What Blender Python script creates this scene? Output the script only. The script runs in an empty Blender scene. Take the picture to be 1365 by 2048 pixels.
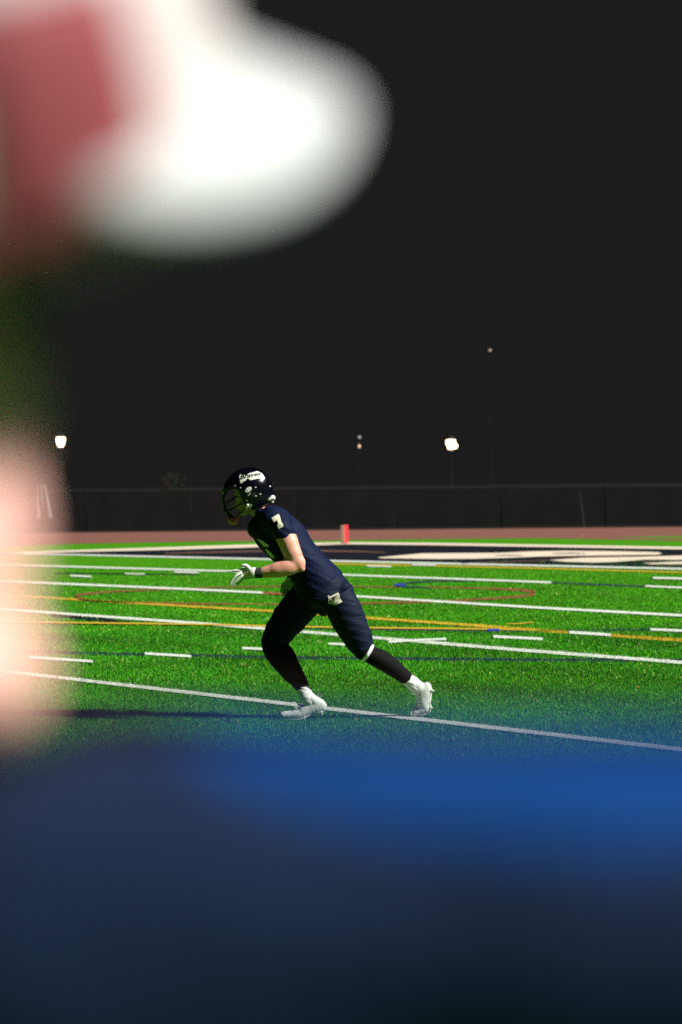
import bpy, bmesh, math, random
import numpy as np
from mathutils import Vector, Matrix
from mathutils.bvhtree import BVHTree
random.seed(7); rng = np.random.default_rng(7)
S = bpy.context.scene
C = bpy.context.collection
R = math.radians

# ------------------------------------------------------------------ camera
CAM_H, FPX, W, H = 1.46, 4836.0, 1365, 2048      # eye height, 85 mm lens on a 24x36 frame
PITCH, ROLL = math.atan(57 / FPX), 0.0093
Fw = Vector((0, math.cos(PITCH), -math.sin(PITCH)))
R0 = Vector((1, 0, 0)); U0 = R0.cross(Fw)
Rt = R0 * math.cos(ROLL) - U0 * math.sin(ROLL)
Up = U0 * math.cos(ROLL) + R0 * math.sin(ROLL)
CP = Vector((0, 0, CAM_H))
cd = bpy.data.cameras.new('camera'); cam = bpy.data.objects.new('camera', cd); C.objects.link(cam)
m = Matrix((Rt, Up, -Fw)).transposed().to_4x4(); m.translation = CP
cam.matrix_world = m
cd.sensor_fit = 'VERTICAL'; cd.sensor_height = 36; cd.sensor_width = 24
cd.lens = FPX / H * 36
cd.clip_start = 0.05; cd.clip_end = 2000
cd.dof.use_dof = True; cd.dof.focus_distance = 14.95; cd.dof.aperture_fstop = 3.5
cd.dof.aperture_blades = 0
S.camera = cam

# ------------------------------------------------------------------ night sky, floodlight, exposure
w = bpy.data.worlds.new('World'); S.world = w; w.use_nodes = True
bg = w.node_tree.nodes['Background']
bg.inputs[0].default_value = (0.0058, 0.0058, 0.0058, 1); bg.inputs[1].default_value = 1.0
SUN = Vector((0.967 * math.cos(R(40)), -0.34 * math.cos(R(40)), math.sin(R(40)))).normalized()
sd = bpy.data.lights.new('stadium_floodlight', 'SUN'); sd.energy = 4.6; sd.angle = R(3.0); sd.color = (1, 0.985, 0.96)
so = bpy.data.objects.new('stadium_floodlight', sd); C.objects.link(so)
so.location = SUN * 60; so.rotation_euler = SUN.to_track_quat('Z', 'Y').to_euler()
S.view_settings.view_transform = 'Standard'; S.view_settings.look = 'None'
S.view_settings.exposure = 1.0; S.view_settings.gamma = 1; S.view_settings.use_curve_mapping = False
S.render.engine = 'CYCLES'; S.cycles.use_denoising = False      # the sampling grain stands in for the film grain
S.cycles.max_bounces = 5; S.cycles.sample_clamp_indirect = 1.5; S.cycles.sample_clamp_direct = 6


# ------------------------------------------------------------------ helpers
def ray(px, py):
    return Fw * FPX + Rt * (px - W / 2) + Up * (H / 2 - py)
def ground(px, py, z=0.0):                 # the point of the pitch seen at that pixel
    d = ray(px, py); return CP + d * ((z - CP.z) / d.z)
def at(px, py, Y):                         # the point on the upright plane at distance Y
    d = ray(px, py); return CP + d * (Y / d.y)
def tag(o, label=None, cat=None, group=None, kind=None):
    for k, v in (('label', label), ('category', cat), ('group', group), ('kind', kind)):
        if v: o[k] = v
    return o
def empty(name, loc, label, cat, group=None, rz=0):
    o = bpy.data.objects.new(name, None); C.objects.link(o); o.location = loc; o.rotation_euler = (0, 0, rz)
    o.empty_display_size = 0.1
    return tag(o, label, cat, group)
def wpos(o):
    p = Vector((0, 0, 0))
    while o: p = p + Vector(o.location); o = o.parent
    return p
def link(name, me, mat=None, parent=None, smooth=True, local=False):
    """one mesh object; vertices given in world space are moved to the parent's frame"""
    if parent is not None and not local:
        q = wpos(parent); me.transform(Matrix.Translation(-q))
    if smooth: me.polygons.foreach_set('use_smooth', [True] * len(me.polygons))
    if mat:
        for mm in (mat if isinstance(mat, list) else [mat]): me.materials.append(mm)
    o = bpy.data.objects.new(name, me); C.objects.link(o)
    if parent: o.parent = parent
    return o
def mesh(vs, fs, name='m'):
    me = bpy.data.meshes.new(name); me.from_pydata([tuple(v) for v in vs], [], fs); me.update(); return me

class MB:                                   # collects simple solids
    def __init__(s): s.v = []; s.f = []
    def add(s, vs, fs):
        n = len(s.v); s.v += [Vector(v) for v in vs]; s.f += [tuple(i + n for i in f) for f in fs]
    def box(s, c, size, rot=None):
        c = Vector(c); h = Vector(size) / 2; vs = []
        for x in (-1, 1):
            for y in (-1, 1):
                for z in (-1, 1):
                    p = Vector((x * h.x, y * h.y, z * h.z))
                    if rot is not None: p = rot @ p
                    vs.append(c + p)
        s.add(vs, [(0, 1, 3, 2), (4, 6, 7, 5), (0, 4, 5, 1), (2, 3, 7, 6), (0, 2, 6, 4), (1, 5, 7, 3)])
    def ell(s, c, r, rot=None, nu=20, nv=12):
        c = Vector(c); vs = [(0, 0, 1)]
        for i in range(1, nv):
            t = math.pi * i / nv
            for j in range(nu):
                a = 2 * math.pi * j / nu; vs.append((math.sin(t) * math.cos(a), math.sin(t) * math.sin(a), math.cos(t)))
        vs.append((0, 0, -1)); out = []
        for v in vs:
            p = Vector((v[0] * r[0], v[1] * r[1], v[2] * r[2]))
            if rot is not None: p = rot @ p
            out.append(c + p)
        fs = []; last = len(vs) - 1
        for j in range(nu):
            k = (j + 1) % nu
            fs.append((0, 1 + j, 1 + k))
            for i in range(nv - 2): fs.append((1 + i * nu + j, 1 + (i + 1) * nu + j, 1 + (i + 1) * nu + k, 1 + i * nu + k))
            fs.append((1 + (nv - 2) * nu + j, last, 1 + (nv - 2) * nu + k))
        s.add(out, fs)
    def loft(s, pts, rad, ref=(0, 1, 0), n=18, caps=True, sub=3):
        """tube along pts; rad = (half width across, half depth along ref) each; caps rounded"""
        P = [Vector(p) for p in pts]; Q = [(r, r) if not isinstance(r, (tuple, list)) else tuple(r) for r in rad]
        if sub > 1 and len(P) > 2:          # Catmull-Rom
            PP, QQ = [], []
            for i in range(len(P) - 1):
                p0 = P[max(i - 1, 0)]; p1 = P[i]; p2 = P[i + 1]; p3 = P[min(i + 2, len(P) - 1)]
                for k in range(sub):
                    t = k / sub
                    PP.append(0.5 * ((2 * p1) + (p2 - p0) * t + (2 * p0 - 5 * p1 + 4 * p2 - p3) * t * t + (3 * p1 - p0 - 3 * p2 + p3) * t ** 3))
                    e = t * t * (3 - 2 * t); QQ.append(tuple(Q[i][a] * (1 - e) + Q[i + 1][a] * e for a in (0, 1)))
            PP.append(P[-1]); QQ.append(Q[-1]); P, Q = PP, QQ
        T = []
        for i in range(len(P)):
            T.append((P[min(i + 1, len(P) - 1)] - P[max(i - 1, 0)]).normalized())
        rings = []
        ref = Vector(ref)
        def ring(c, t, q):
            a = t.cross(ref)
            if a.length < 0.2: a = t.cross(Vector((0.3, 0.1, 0.95)))
            a.normalize(); b = a.cross(t).normalized()
            return [c + a * (q[0] * math.cos(2 * math.pi * j / n)) + b * (q[1] * math.sin(2 * math.pi * j / n)) for j in range(n)]
        if caps:
            r0 = min(Q[0])
            for k in (80, 55, 28):
                rings.append(ring(P[0] - T[0] * r0 * math.sin(R(k)), T[0], (Q[0][0] * math.cos(R(k)), Q[0][1] * math.cos(R(k)))))
        for p, t, q in zip(P, T, Q): rings.append(ring(p, t, q))
        if caps:
            r0 = min(Q[-1])
            for k in (28, 55, 80):
                rings.append(ring(P[-1] + T[-1] * r0 * math.sin(R(k)), T[-1], (Q[-1][0] * math.cos(R(k)), Q[-1][1] * math.cos(R(k)))))
        vs = [v for r in rings for v in r]; fs = []
        for i in range(len(rings) - 1):
            for j in range(n):
                k = (j + 1) % n; fs.append((i * n + j, i * n + k, (i + 1) * n + k, (i + 1) * n + j))
        fs.append(tuple(range(n - 1, -1, -1))); L = (len(rings) - 1) * n; fs.append(tuple(L + j for j in range(n)))
        s.add(vs, fs)
    def tube(s, pts, r, n=8, sub=4, caps=True): s.loft(pts, [r] * len(pts), ref=(0.12, 0.95, 0.29), n=n, sub=sub, caps=caps)
    def mesh(s, name='m'): return mesh(s.v, s.f, name)
    def build(s, name, mat, parent=None, smooth=False): return link(name, s.mesh(name), mat, parent, smooth)
    def melt(s, voxel, smooth=4, name='m', fac=0.5):
        """voxel union of everything into one continuous skin"""
        me = s.mesh(); bm = bmesh.new(); bm.from_mesh(me); bmesh.ops.recalc_face_normals(bm, faces=bm.faces); bm.to_mesh(me); bm.free()
        o = bpy.data.objects.new('tmp', me); C.objects.link(o)
        md = o.modifiers.new('r', 'REMESH'); md.mode = 'VOXEL'; md.voxel_size = voxel
        if smooth:
            ms = o.modifiers.new('s', 'SMOOTH'); ms.iterations = smooth; ms.factor = fac
        dg = bpy.context.evaluated_depsgraph_get(); dg.update()
        out = bpy.data.meshes.new_from_object(o.evaluated_get(dg)); out.name = name
        bpy.data.objects.remove(o); bpy.data.meshes.remove(me)
        out.materials.clear()
        return out

# ------------------------------------------------------------------ materials
def mat(name, col, rough=0.6, spec=0.5, metal=0, noise=None, bump=None, emit=None, coat=0, sheen=0, sss=0):
    """noise = (scale, amount, second colour), bump = (scale, strength, distance[, stretch])"""
    m = bpy.data.materials.new(name); m.use_nodes = True; nt = m.node_tree; b = nt.nodes['Principled BSDF']
    b.inputs['Base Color'].default_value = (*col, 1); b.inputs['Roughness'].default_value = rough
    b.inputs['Specular IOR Level'].default_value = spec; b.inputs['Metallic'].default_value = metal
    b.inputs['Coat Weight'].default_value = coat; b.inputs['Sheen Weight'].default_value = sheen
    if sss:
        b.inputs['Subsurface Weight'].default_value = sss; b.inputs['Subsurface Radius'].default_value = (0.012, 0.004, 0.002)
        b.inputs['Subsurface Scale'].default_value = 1.0
    if emit:
        b.inputs['Emission Color'].default_value = (*emit[0], 1); b.inputs['Emission Strength'].default_value = emit[1]
    g = nt.nodes.new('ShaderNodeNewGeometry')
    if noise:
        n = nt.nodes.new('ShaderNodeTexNoise'); n.inputs['Scale'].default_value = noise[0]; n.inputs['Detail'].default_value = 5
        n.inputs['Roughness'].default_value = 0.65
        nt.links.new(g.outputs['Position'], n.inputs['Vector'])
        r = nt.nodes.new('ShaderNodeMapRange'); r.inputs[1].default_value = 0.5 - 0.5 * noise[1]; r.inputs[2].default_value = 0.5 + 0.5 * noise[1]
        nt.links.new(n.outputs[0], r.inputs[0])
        mx = nt.nodes.new('ShaderNodeMix'); mx.data_type = 'RGBA'; mx.inputs[6].default_value = (*col, 1); mx.inputs[7].default_value = (*noise[2], 1)
        nt.links.new(r.outputs[0], mx.inputs[0]); nt.links.new(mx.outputs[2], b.inputs['Base Color'])
    if bump:
        n = nt.nodes.new('ShaderNodeTexNoise'); n.inputs['Scale'].default_value = bump[0]; n.inputs['Detail'].default_value = 4
        src = g.outputs['Position']
        if len(bump) > 3:
            mp = nt.nodes.new('ShaderNodeMapping'); mp.inputs['Scale'].default_value = bump[3]; nt.links.new(src, mp.inputs[0]); src = mp.outputs[0]
        nt.links.new(src, n.inputs['Vector'])
        bp = nt.nodes.new('ShaderNodeBump'); bp.inputs['Strength'].default_value = bump[1]; bp.inputs['Distance'].default_value = bump[2]
        nt.links.new(n.outputs[0], bp.inputs['Height']); nt.links.new(bp.outputs[0], b.inputs['Normal'])
    return m

M = {}
M['turf'] = mat('turf', (0.016, 0.145, 0.003), 0.9, 0.05, noise=(26, 0.4, (0.075, 0.26, 0.004)), bump=(90, 0.7, 0.02))
M['white_paint'] = mat('white_paint', (0.62, 0.64, 0.58), 0.8, 0.3, noise=(9, 0.5, (0.42, 0.48, 0.38)), bump=(90, 0.5, 0.01))
M['tan_paint'] = mat('tan_paint', (0.66, 0.57, 0.45), 0.8, 0.3, noise=(3, 0.5, (0.5, 0.42, 0.3)), bump=(60, 0.5, 0.01))
M['yellow_paint'] = mat('yellow_paint', (0.52, 0.36, 0.02), 0.8, 0.3, noise=(9, 0.5, (0.4, 0.22, 0.015)), bump=(60, 0.5, 0.01))
M['red_paint'] = mat('red_paint', (0.27, 0.055, 0.03), 0.8, 0.3, noise=(6, 0.6, (0.14, 0.07, 0.02)), bump=(60, 0.5, 0.01))
M['brown_paint'] = mat('brown_paint', (0.15, 0.065, 0.04), 0.8, 0.3, noise=(6, 0.6, (0.05, 0.035, 0.03)), bump=(60, 0.5, 0.01))
M['blue_paint'] = mat('blue_paint', (0.012, 0.02, 0.055), 0.8, 0.3, noise=(6, 0.6, (0.01, 0.035, 0.025)), bump=(60, 0.5, 0.01))
M['bright_blue_paint'] = mat('bright_blue_paint', (0.01, 0.03, 0.28), 0.8, 0.3)
M['black_paint'] = mat('black_paint', (0.005, 0.006, 0.010), 0.95, 0.03, noise=(4, 0.6, (0.010, 0.011, 0.017)), bump=(60, 0.5, 0.01))
M['track'] = mat('track', (0.19, 0.078, 0.055), 0.9, 0.2, noise=(14, 0.6, (0.13, 0.054, 0.040)), bump=(50, 0.6, 0.02))
M['dark_ground'] = mat('dark_ground', (0.006, 0.006, 0.005), 0.95, 0.1, noise=(0.8, 0.5, (0.004, 0.005, 0.003)))
M['navy'] = mat('navy', (0.0014, 0.0056, 0.026), 0.7, 0.12, bump=(22, 0.5, 0.018, (1, 1, 2.2)))
M['navy_pants'] = mat('navy_pants', (0.0016, 0.0054, 0.020), 0.7, 0.15, bump=(30, 0.5, 0.012, (0.35, 1, 2.2)))
M['black_knit'] = mat('black_knit', (0.0045, 0.0042, 0.0045), 0.8, 0.1, bump=(400, 0.2, 0.002))
M['skin'] = mat('skin', (0.70, 0.36, 0.26), 0.5, 0.35, noise=(22, 0.7, (0.52, 0.21, 0.14)), bump=(25, 0.15, 0.01), sss=0.12)
M['white_cloth'] = mat('white_cloth', (0.72, 0.74, 0.72), 0.8, 0.2, bump=(70, 0.3, 0.006))
M['glove'] = mat('glove', (0.66, 0.68, 0.62), 0.5, 0.4, noise=(60, 0.4, (0.4, 0.45, 0.35)), bump=(120, 0.4, 0.006))
M['shoe'] = mat('shoe', (0.66, 0.70, 0.64), 0.42, 0.5, noise=(25, 0.4, (0.52, 0.58, 0.5)), bump=(60, 0.3, 0.004))
M['lace'] = mat('lace', (0.62, 0.68, 0.58), 0.8, 0.2)
M['helmet'] = mat('helmet', (0.0012, 0.0015, 0.004), 0.2, 0.3, coat=0.08)
M['mask'] = mat('mask', (0.002, 0.002, 0.002), 0.35, 0.2)
M['black_rubber'] = mat('black_rubber', (0.006, 0.006, 0.006), 0.6, 0.3)
M['charcoal'] = mat('charcoal', (0.028, 0.032, 0.026), 0.8, 0.2, bump=(200, 0.4, 0.003))
M['decal'] = mat('decal', (0.52, 0.54, 0.46), 0.45, 0.4)
M['number'] = mat('number', (0.66, 0.64, 0.46), 0.55, 0.3, noise=(60, 0.4, (0.56, 0.54, 0.4)))
M['pink_rubber'] = mat('pink_rubber', (0.85, 0.16, 0.12), 0.35, 0.5)
M['pylon_orange'] = mat('pylon_orange', (0.62, 0.015, 0.022), 0.6, 0.3, noise=(14, 0.4, (0.5, 0.012, 0.018)))
M['pylon_lit_side'] = mat('pylon_lit_side', (0.9, 0.62, 0.55), 0.6, 0.3)  # pale tone paints the light on the pylon's left face
M['fence_metal'] = mat('fence_metal', (0.0068, 0.0068, 0.0068), 0.6, 0.3)
M['windscreen'] = mat('windscreen', (0.012, 0.012, 0.012), 0.95, 0.02, noise=(3, 0.5, (0.017, 0.017, 0.017)))
M['post_black'] = mat('post_black', (0.016, 0.016, 0.016), 0.7, 0.1)
M['lamp_glass'] = mat('lamp_glass', (0.9, 0.8, 0.7), 0.4, 0.3, emit=((1.0, 0.66, 0.42), 3.2))
M['lamp_small'] = mat('lamp_small', (0.9, 0.7, 0.5), 0.4, 0.3, emit=((1.0, 0.58, 0.34), 0.7))
M['lamp_faint'] = mat('lamp_faint', (0.9, 0.7, 0.5), 0.4, 0.3, emit=((1.0, 0.66, 0.5), 0.35))
M['lamp_dim'] = mat('lamp_dim', (0.5, 0.5, 0.5), 0.4, 0.3, emit=((0.8, 0.8, 0.85), 0.045))
M['leaf'] = mat('leaf', (0.42, 0.2, 0.03), 0.7, 0.3)
M['hair'] = mat('hair', (0.012, 0.008, 0.006), 0.6, 0.3, bump=(200, 0.6, 0.004))
M['eye'] = mat('eye', (0.55, 0.5, 0.46), 0.2, 0.5)
M['iris'] = mat('iris', (0.03, 0.015, 0.008), 0.2, 0.5)
M['cap_white'] = mat('cap_white', (0.50, 0.53, 0.51), 0.8, 0.2, bump=(300, 0.2, 0.002))
M['cap_red'] = mat('cap_red', (0.22, 0.045, 0.05), 0.7, 0.2, bump=(300, 0.3, 0.002))
M['dark_trousers'] = mat('dark_trousers', (0.012, 0.013, 0.017), 0.8, 0.2, bump=(14, 0.5, 0.02))
M['white_trim'] = mat('white_trim', (0.6, 0.6, 0.66), 0.7, 0.2)
M['shrub'] = mat('shrub', (0.006, 0.009, 0.004), 0.8, 0.1, noise=(9, 0.4, (0.014, 0.018, 0.006)))
M['sign_dim'] = mat('sign_dim', (0.035, 0.02, 0.02), 0.7, 0.2)

# ------------------------------------------------------------------ the pitch and what is painted on it
def sheet(name, pts, mt, z, kind='structure'):
    me = mesh([(p[0], p[1], z) for p in pts], [tuple(range(len(pts)))]); me.update()
    if me.polygons[0].normal.z < 0: me.flip_normals()
    return tag(link(name, me, mt, smooth=False), kind=kind)

sheet('ground', [(-900, -200), (900, -200), (900, 1200), (-900, 1200)], M['dark_ground'], -0.02)
def gp(px, py): g = ground(px, py); return (g.x, g.y)
track_far = [gp(x, y) for x, y in ((-1500, 1080.5), (-600, 1072), (0, 1066.3), (600, 1060.6), (865, 1058.2), (1365, 1053.5), (2600, 1042))]
track_near = [(-900, 1130), (-300, 1104), (0, 1092.5), (170, 1087.5), (400, 1083.4), (640, 1081.3), (865, 1078.3), (1080, 1076.4), (1180, 1078.4), (1365, 1081.5), (2000, 1096), (2800, 1120)]
sheet('turf', [(-70, -20), (70, -20), (70, 71), (-70, 71)], M['turf'], 0.0)
sheet('running_track', [gp(x, y) for x, y in ((-1500, 1081), (0, 1066.8), (600, 1061.2), (1365, 1054), (2600, 1042.6))][::-1] + [gp(x, y) for x, y in track_near], M['track'], 0.004)
sheet('grass_verge', [gp(x, y) for x, y in ((1225, 1075.2), (1300, 1073.8), (1420, 1072.6), (1600, 1073.5), (1600, 1080), (1420, 1078), (1300, 1076.8))], M['turf'], 0.008)

STROKES = []      # for colouring the turf fibres too: (points, thickness, colour key)
PZ = {'white': .012, 'yellow': .008, 'red': .008, 'brown': .012, 'blue': .008, 'bblue': .012, 'black': .004, 'tan': .012}
PM = {'white': 'white_paint', 'yellow': 'yellow_paint', 'red': 'red_paint', 'brown': 'brown_paint', 'blue': 'blue_paint', 'bblue': 'bright_blue_paint', 'black': 'black_paint', 'tan': 'tan_paint'}
def stroke(name, pts, t, key, dz=0):
    """painted line over the turf through points, thickness t as it measures down the picture"""
    ts = t if isinstance(t, (list, tuple)) else [t] * len(pts)
    STROKES.append((pts, ts, key))
    # split long runs so the sheet follows the line
    a, b = [], []
    for (x, y), q in zip(pts, ts):
        a.append(ground(x, y - q / 2)); b.append(ground(x, y + q / 2))
    n = len(a); z = PZ[key] + dz
    vs = [(p.x, p.y, z) for p in a] + [(p.x, p.y, z) for p in b]
    me = mesh(vs, [(i, i + 1, n + i + 1, n + i) for i in range(n - 1)])
    bm = bmesh.new(); bm.from_mesh(me); bmesh.ops.recalc_face_normals(bm, faces=bm.faces)
    if bm.faces[:][0].normal.z < 0: bmesh.ops.reverse_faces(bm, faces=bm.faces)
    bm.to_mesh(me); bm.free()
    return tag(link(name, me, M[PM[key]], smooth=False), kind='structure')

# end zone
ez = [(40, 1105.5), (300, 1100), (500, 1093.5), (640, 1089), (690, 1087.8), (865, 1089.5), (1365, 1097.8), (2100, 1110), (2100, 1156), (1365, 1139), (665, 1123), (554, 1120), (128, 1110)]
sheet('end_zone', [gp(x, y) for x, y in ez], M['black_paint'], 0.004)
stroke('side_line', [(-700, 1125), (60, 1105.5), (300, 1099), (500, 1092.8), (640, 1088.6), (690, 1087.3)], [5, 3, 5, 6, 5, 4], 'tan')
stroke('end_line', [(690, 1087.5), (865, 1089.2), (1365, 1097.6), (2100, 1110)], [4, 4.4, 4.8, 6], 'tan', dz=.004)
stroke('goal_line', [(-100, 1105), (128, 1110), (554, 1120), (665, 1123), (1365, 1139), (2100, 1156)], [2, 2.4, 3, 3, 3.2, 3.6], 'white')
stroke('yellow_line', [(600, 1127), (803, 1131), (1024, 1136), (1365, 1145.8), (2000, 1164)], 2.2, 'yellow')
# lettering of the end zone, seen almost edge on
def letter(pts, z=0.008): return sheet('end_zone_letter', [gp(x, y) for x, y in pts], M['tan_paint'], z)
letter([(757, 1115.6), (844, 1107.6), (940, 1106.8), (1000, 1106.4), (1060, 1103.6), (1126, 1102.3), (1220, 1103), (1316, 1105), (1325, 1107.5), (1316, 1110), (1244, 1111), (1150, 1112), (1080, 1113.6), (1024, 1116), (950, 1118.2), (870, 1118.6), (760, 1117)])
letter([(1098, 1121), (1165, 1116.4), (1279, 1114.2), (1365, 1111.8), (1600, 1108), (1700, 1112), (1600, 1118), (1365, 1120.4), (1290, 1120), (1231, 1124.6), (1187, 1126), (1130, 1124)])
letter([(1286, 1127), (1365, 1123.6), (1700, 1118), (1800, 1124), (1700, 1134), (1365, 1129.4), (1305, 1129.2)])
stroke('letter_outline', [(330, 1108), (430, 1105.5), (520, 1103.2), (645, 1102.6), (720, 1104), (770, 1106)], [2, 2.6, 3.2, 3, 2.4, 1.5], 'brown')
stroke('letter_outline', [(924, 1128), (1020, 1124.5), (1099, 1121.5)], [1.2, 1.6, 1.4], 'brown')
stroke('letter_outline', [(1085, 1114.4), (1180, 1113.2), (1250, 1112.8)], [1, 2, 1.4], 'brown')
stroke('letter_gap', [(990, 1112.2), (1020, 1111.8), (1046, 1112.4)], [0.6, 1.4, 0.6], 'black', dz=.01)
stroke('letter_gap', [(1106, 1108.2), (1140, 1107.6), (1172, 1108)], [0.6, 1.6, 0.6], 'black', dz=.01)
# yard lines
stroke('yard_line', [(-300, 1310), (82, 1354), (1365, 1503), (1900, 1565)], [5, 6, 8, 9], 'white')
stroke('yard_line', [(-300, 1199), (82, 1226), (410, 1249.5), (742, 1277.3), (1024, 1301.5), (1365, 1328), (1900, 1370)], [4, 4.6, 5, 5.6, 6, 6.4, 7], 'white')
stroke('yard_line', [(-300, 1150), (82, 1167), (359, 1179), (526, 1187)], [3.6, 4, 4, 4], 'white')
stroke('yard_line', [(574, 1189.4), (711, 1194), (1075, 1217), (1365, 1233), (1900, 1262)], [4, 4.2, 4.6, 5, 6], 'white')
stroke('red_line', [(526, 1187.6), (574, 1189.4)], 4.4, 'red', dz=.004)
stroke('yard_line', [(-300, 1122), (128, 1134), (456, 1143.6), (691, 1151), (1103, 1166.3)], [2.6, 3, 3, 3.2, 3.6], 'white')
stroke('yard_line', [(1291, 1173.6), (1365, 1177), (1900, 1200)], [3.2, 3.6, 4], 'white')
stroke('blue_line', [(1103, 1166.3), (1200, 1170.6), (1291, 1173.8)], [2.5, 3, 2.5], 'blue')
# short yard marks
for p, t in (([(60, 1318), (186, 1326.5)], 5), ([(290, 1310.5), (383, 1316)], 5), ([(485, 1299.5), (545, 1302.5)], 4.6), ([(657, 1290.6), (735, 1294.5)], 4.2),
             ([(778, 1287), (835, 1283.5), (893, 1281)], 4.4), ([(987, 1276), (1086, 1281.3)], 5.2), ([(1301, 1261.8), (1420, 1267)], 5),
             ([(141, 1153), (183, 1155)], 3.2), ([(250, 1148.8), (290, 1150)], 2), ([(349, 1145.4), (397, 1147)], 2.8), ([(734, 1133.6), (783, 1134.6)], 2.6),
             ([(824, 1131), (872, 1132)], 2.4), ([(1306, 1157.6), (1420, 1160.5)], 3.6)):
    stroke('hash_mark', p, t, 'white', dz=.004)
stroke('yellow_line', [(-200, 1179), (103, 1197), (205, 1203.5), (546, 1223.6), (726, 1236.4), (940, 1251.5), (1139, 1267.4)], [3, 3.4, 3.6, 4.4, 4.8, 5.2, 5.4], 'yellow')
stroke('hash_mark', [(1139, 1267.4), (1222, 1273)], 5.6, 'white', dz=.004)
stroke('yellow_line', [(1222, 1273), (1365, 1283), (1900, 1318)], [5.4, 5.6, 6.6], 'yellow')
stroke('yellow_line', [(-200, 1243), (128, 1248), (420, 1251.6), (526, 1254.6), (666, 1257.4), (737, 1258.4), (973, 1261), (1075, 1263)], [2.6, 3, 3, 3.2, 2.4, 3.2, 3.4, 3], 'yellow', dz=.008)
stroke('blue_line', [(620, 1259), (737, 1261.4), (985, 1264), (1140, 1263), (1301, 1262)], [1.5, 2.4, 3, 2.2, 2.4], 'blue')
stroke('blue_mark', [(976, 1264), (1000, 1263.6)], 4.4, 'bblue', dz=.008)
stroke('blue_line', [(-200, 1300), (169, 1309), (405, 1313.4), (523, 1317), (665, 1318.6), (1024, 1322), (1365, 1323.4), (1900, 1325)], [3.6, 4, 4.4, 4.6, 4.8, 5, 5.2, 5.6], 'blue')
stroke('yellow_line', [(1012, 1249.6), (1040, 1249.4), (1068, 1246.4)], [1, 2.4, 1.6], 'yellow', dz=.004)
stroke('shadow_streak', [(100, 1231), (180, 1238), (262, 1247)], [5, 9, 3], 'black')  # this streak and the next are cast shadows painted dark on the turf
stroke('shadow_streak', [(110, 1147), (243, 1148.2), (400, 1150)], [2.2, 2.8, 1.6], 'black')
stroke('red_arc', [(560, 1173.6), (420, 1176), (308, 1181), (240, 1183.4), (190, 1186.6), (158, 1191), (151, 1195), (158, 1199), (185, 1202.6), (246, 1205.4), (410, 1209), (559, 1209.6)], [2, 2, 2.4, 2.8, 3.4, 4.6, 6, 5, 3.6, 2.6, 2.6, 2.4], 'red')
stroke('red_arc', [(559, 1209.6), (711, 1208.4), (885, 1204.4), (1024, 1195.6), (1055, 1192), (1071, 1188.6), (1071, 1185.4), (1052, 1182), (993, 1178.6), (942, 1177), (834, 1175.6), (711, 1174), (560, 1173.6)], [2.4, 3, 3.4, 4, 5, 5.6, 5.4, 4.4, 3.4, 2.6, 2, 2, 2], 'red')
stroke('blue_arc', [(952, 1163), (870, 1163), (819, 1166.6), (795, 1170.6), (792, 1172.6), (806, 1174.6), (860, 1177)], [2, 2.6, 3, 4, 4.4, 3, 1.6], 'blue', dz=.004)
stroke('blue_mark', [(790, 1172.4), (812, 1172.6)], 4.4, 'bblue', dz=.008)

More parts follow.
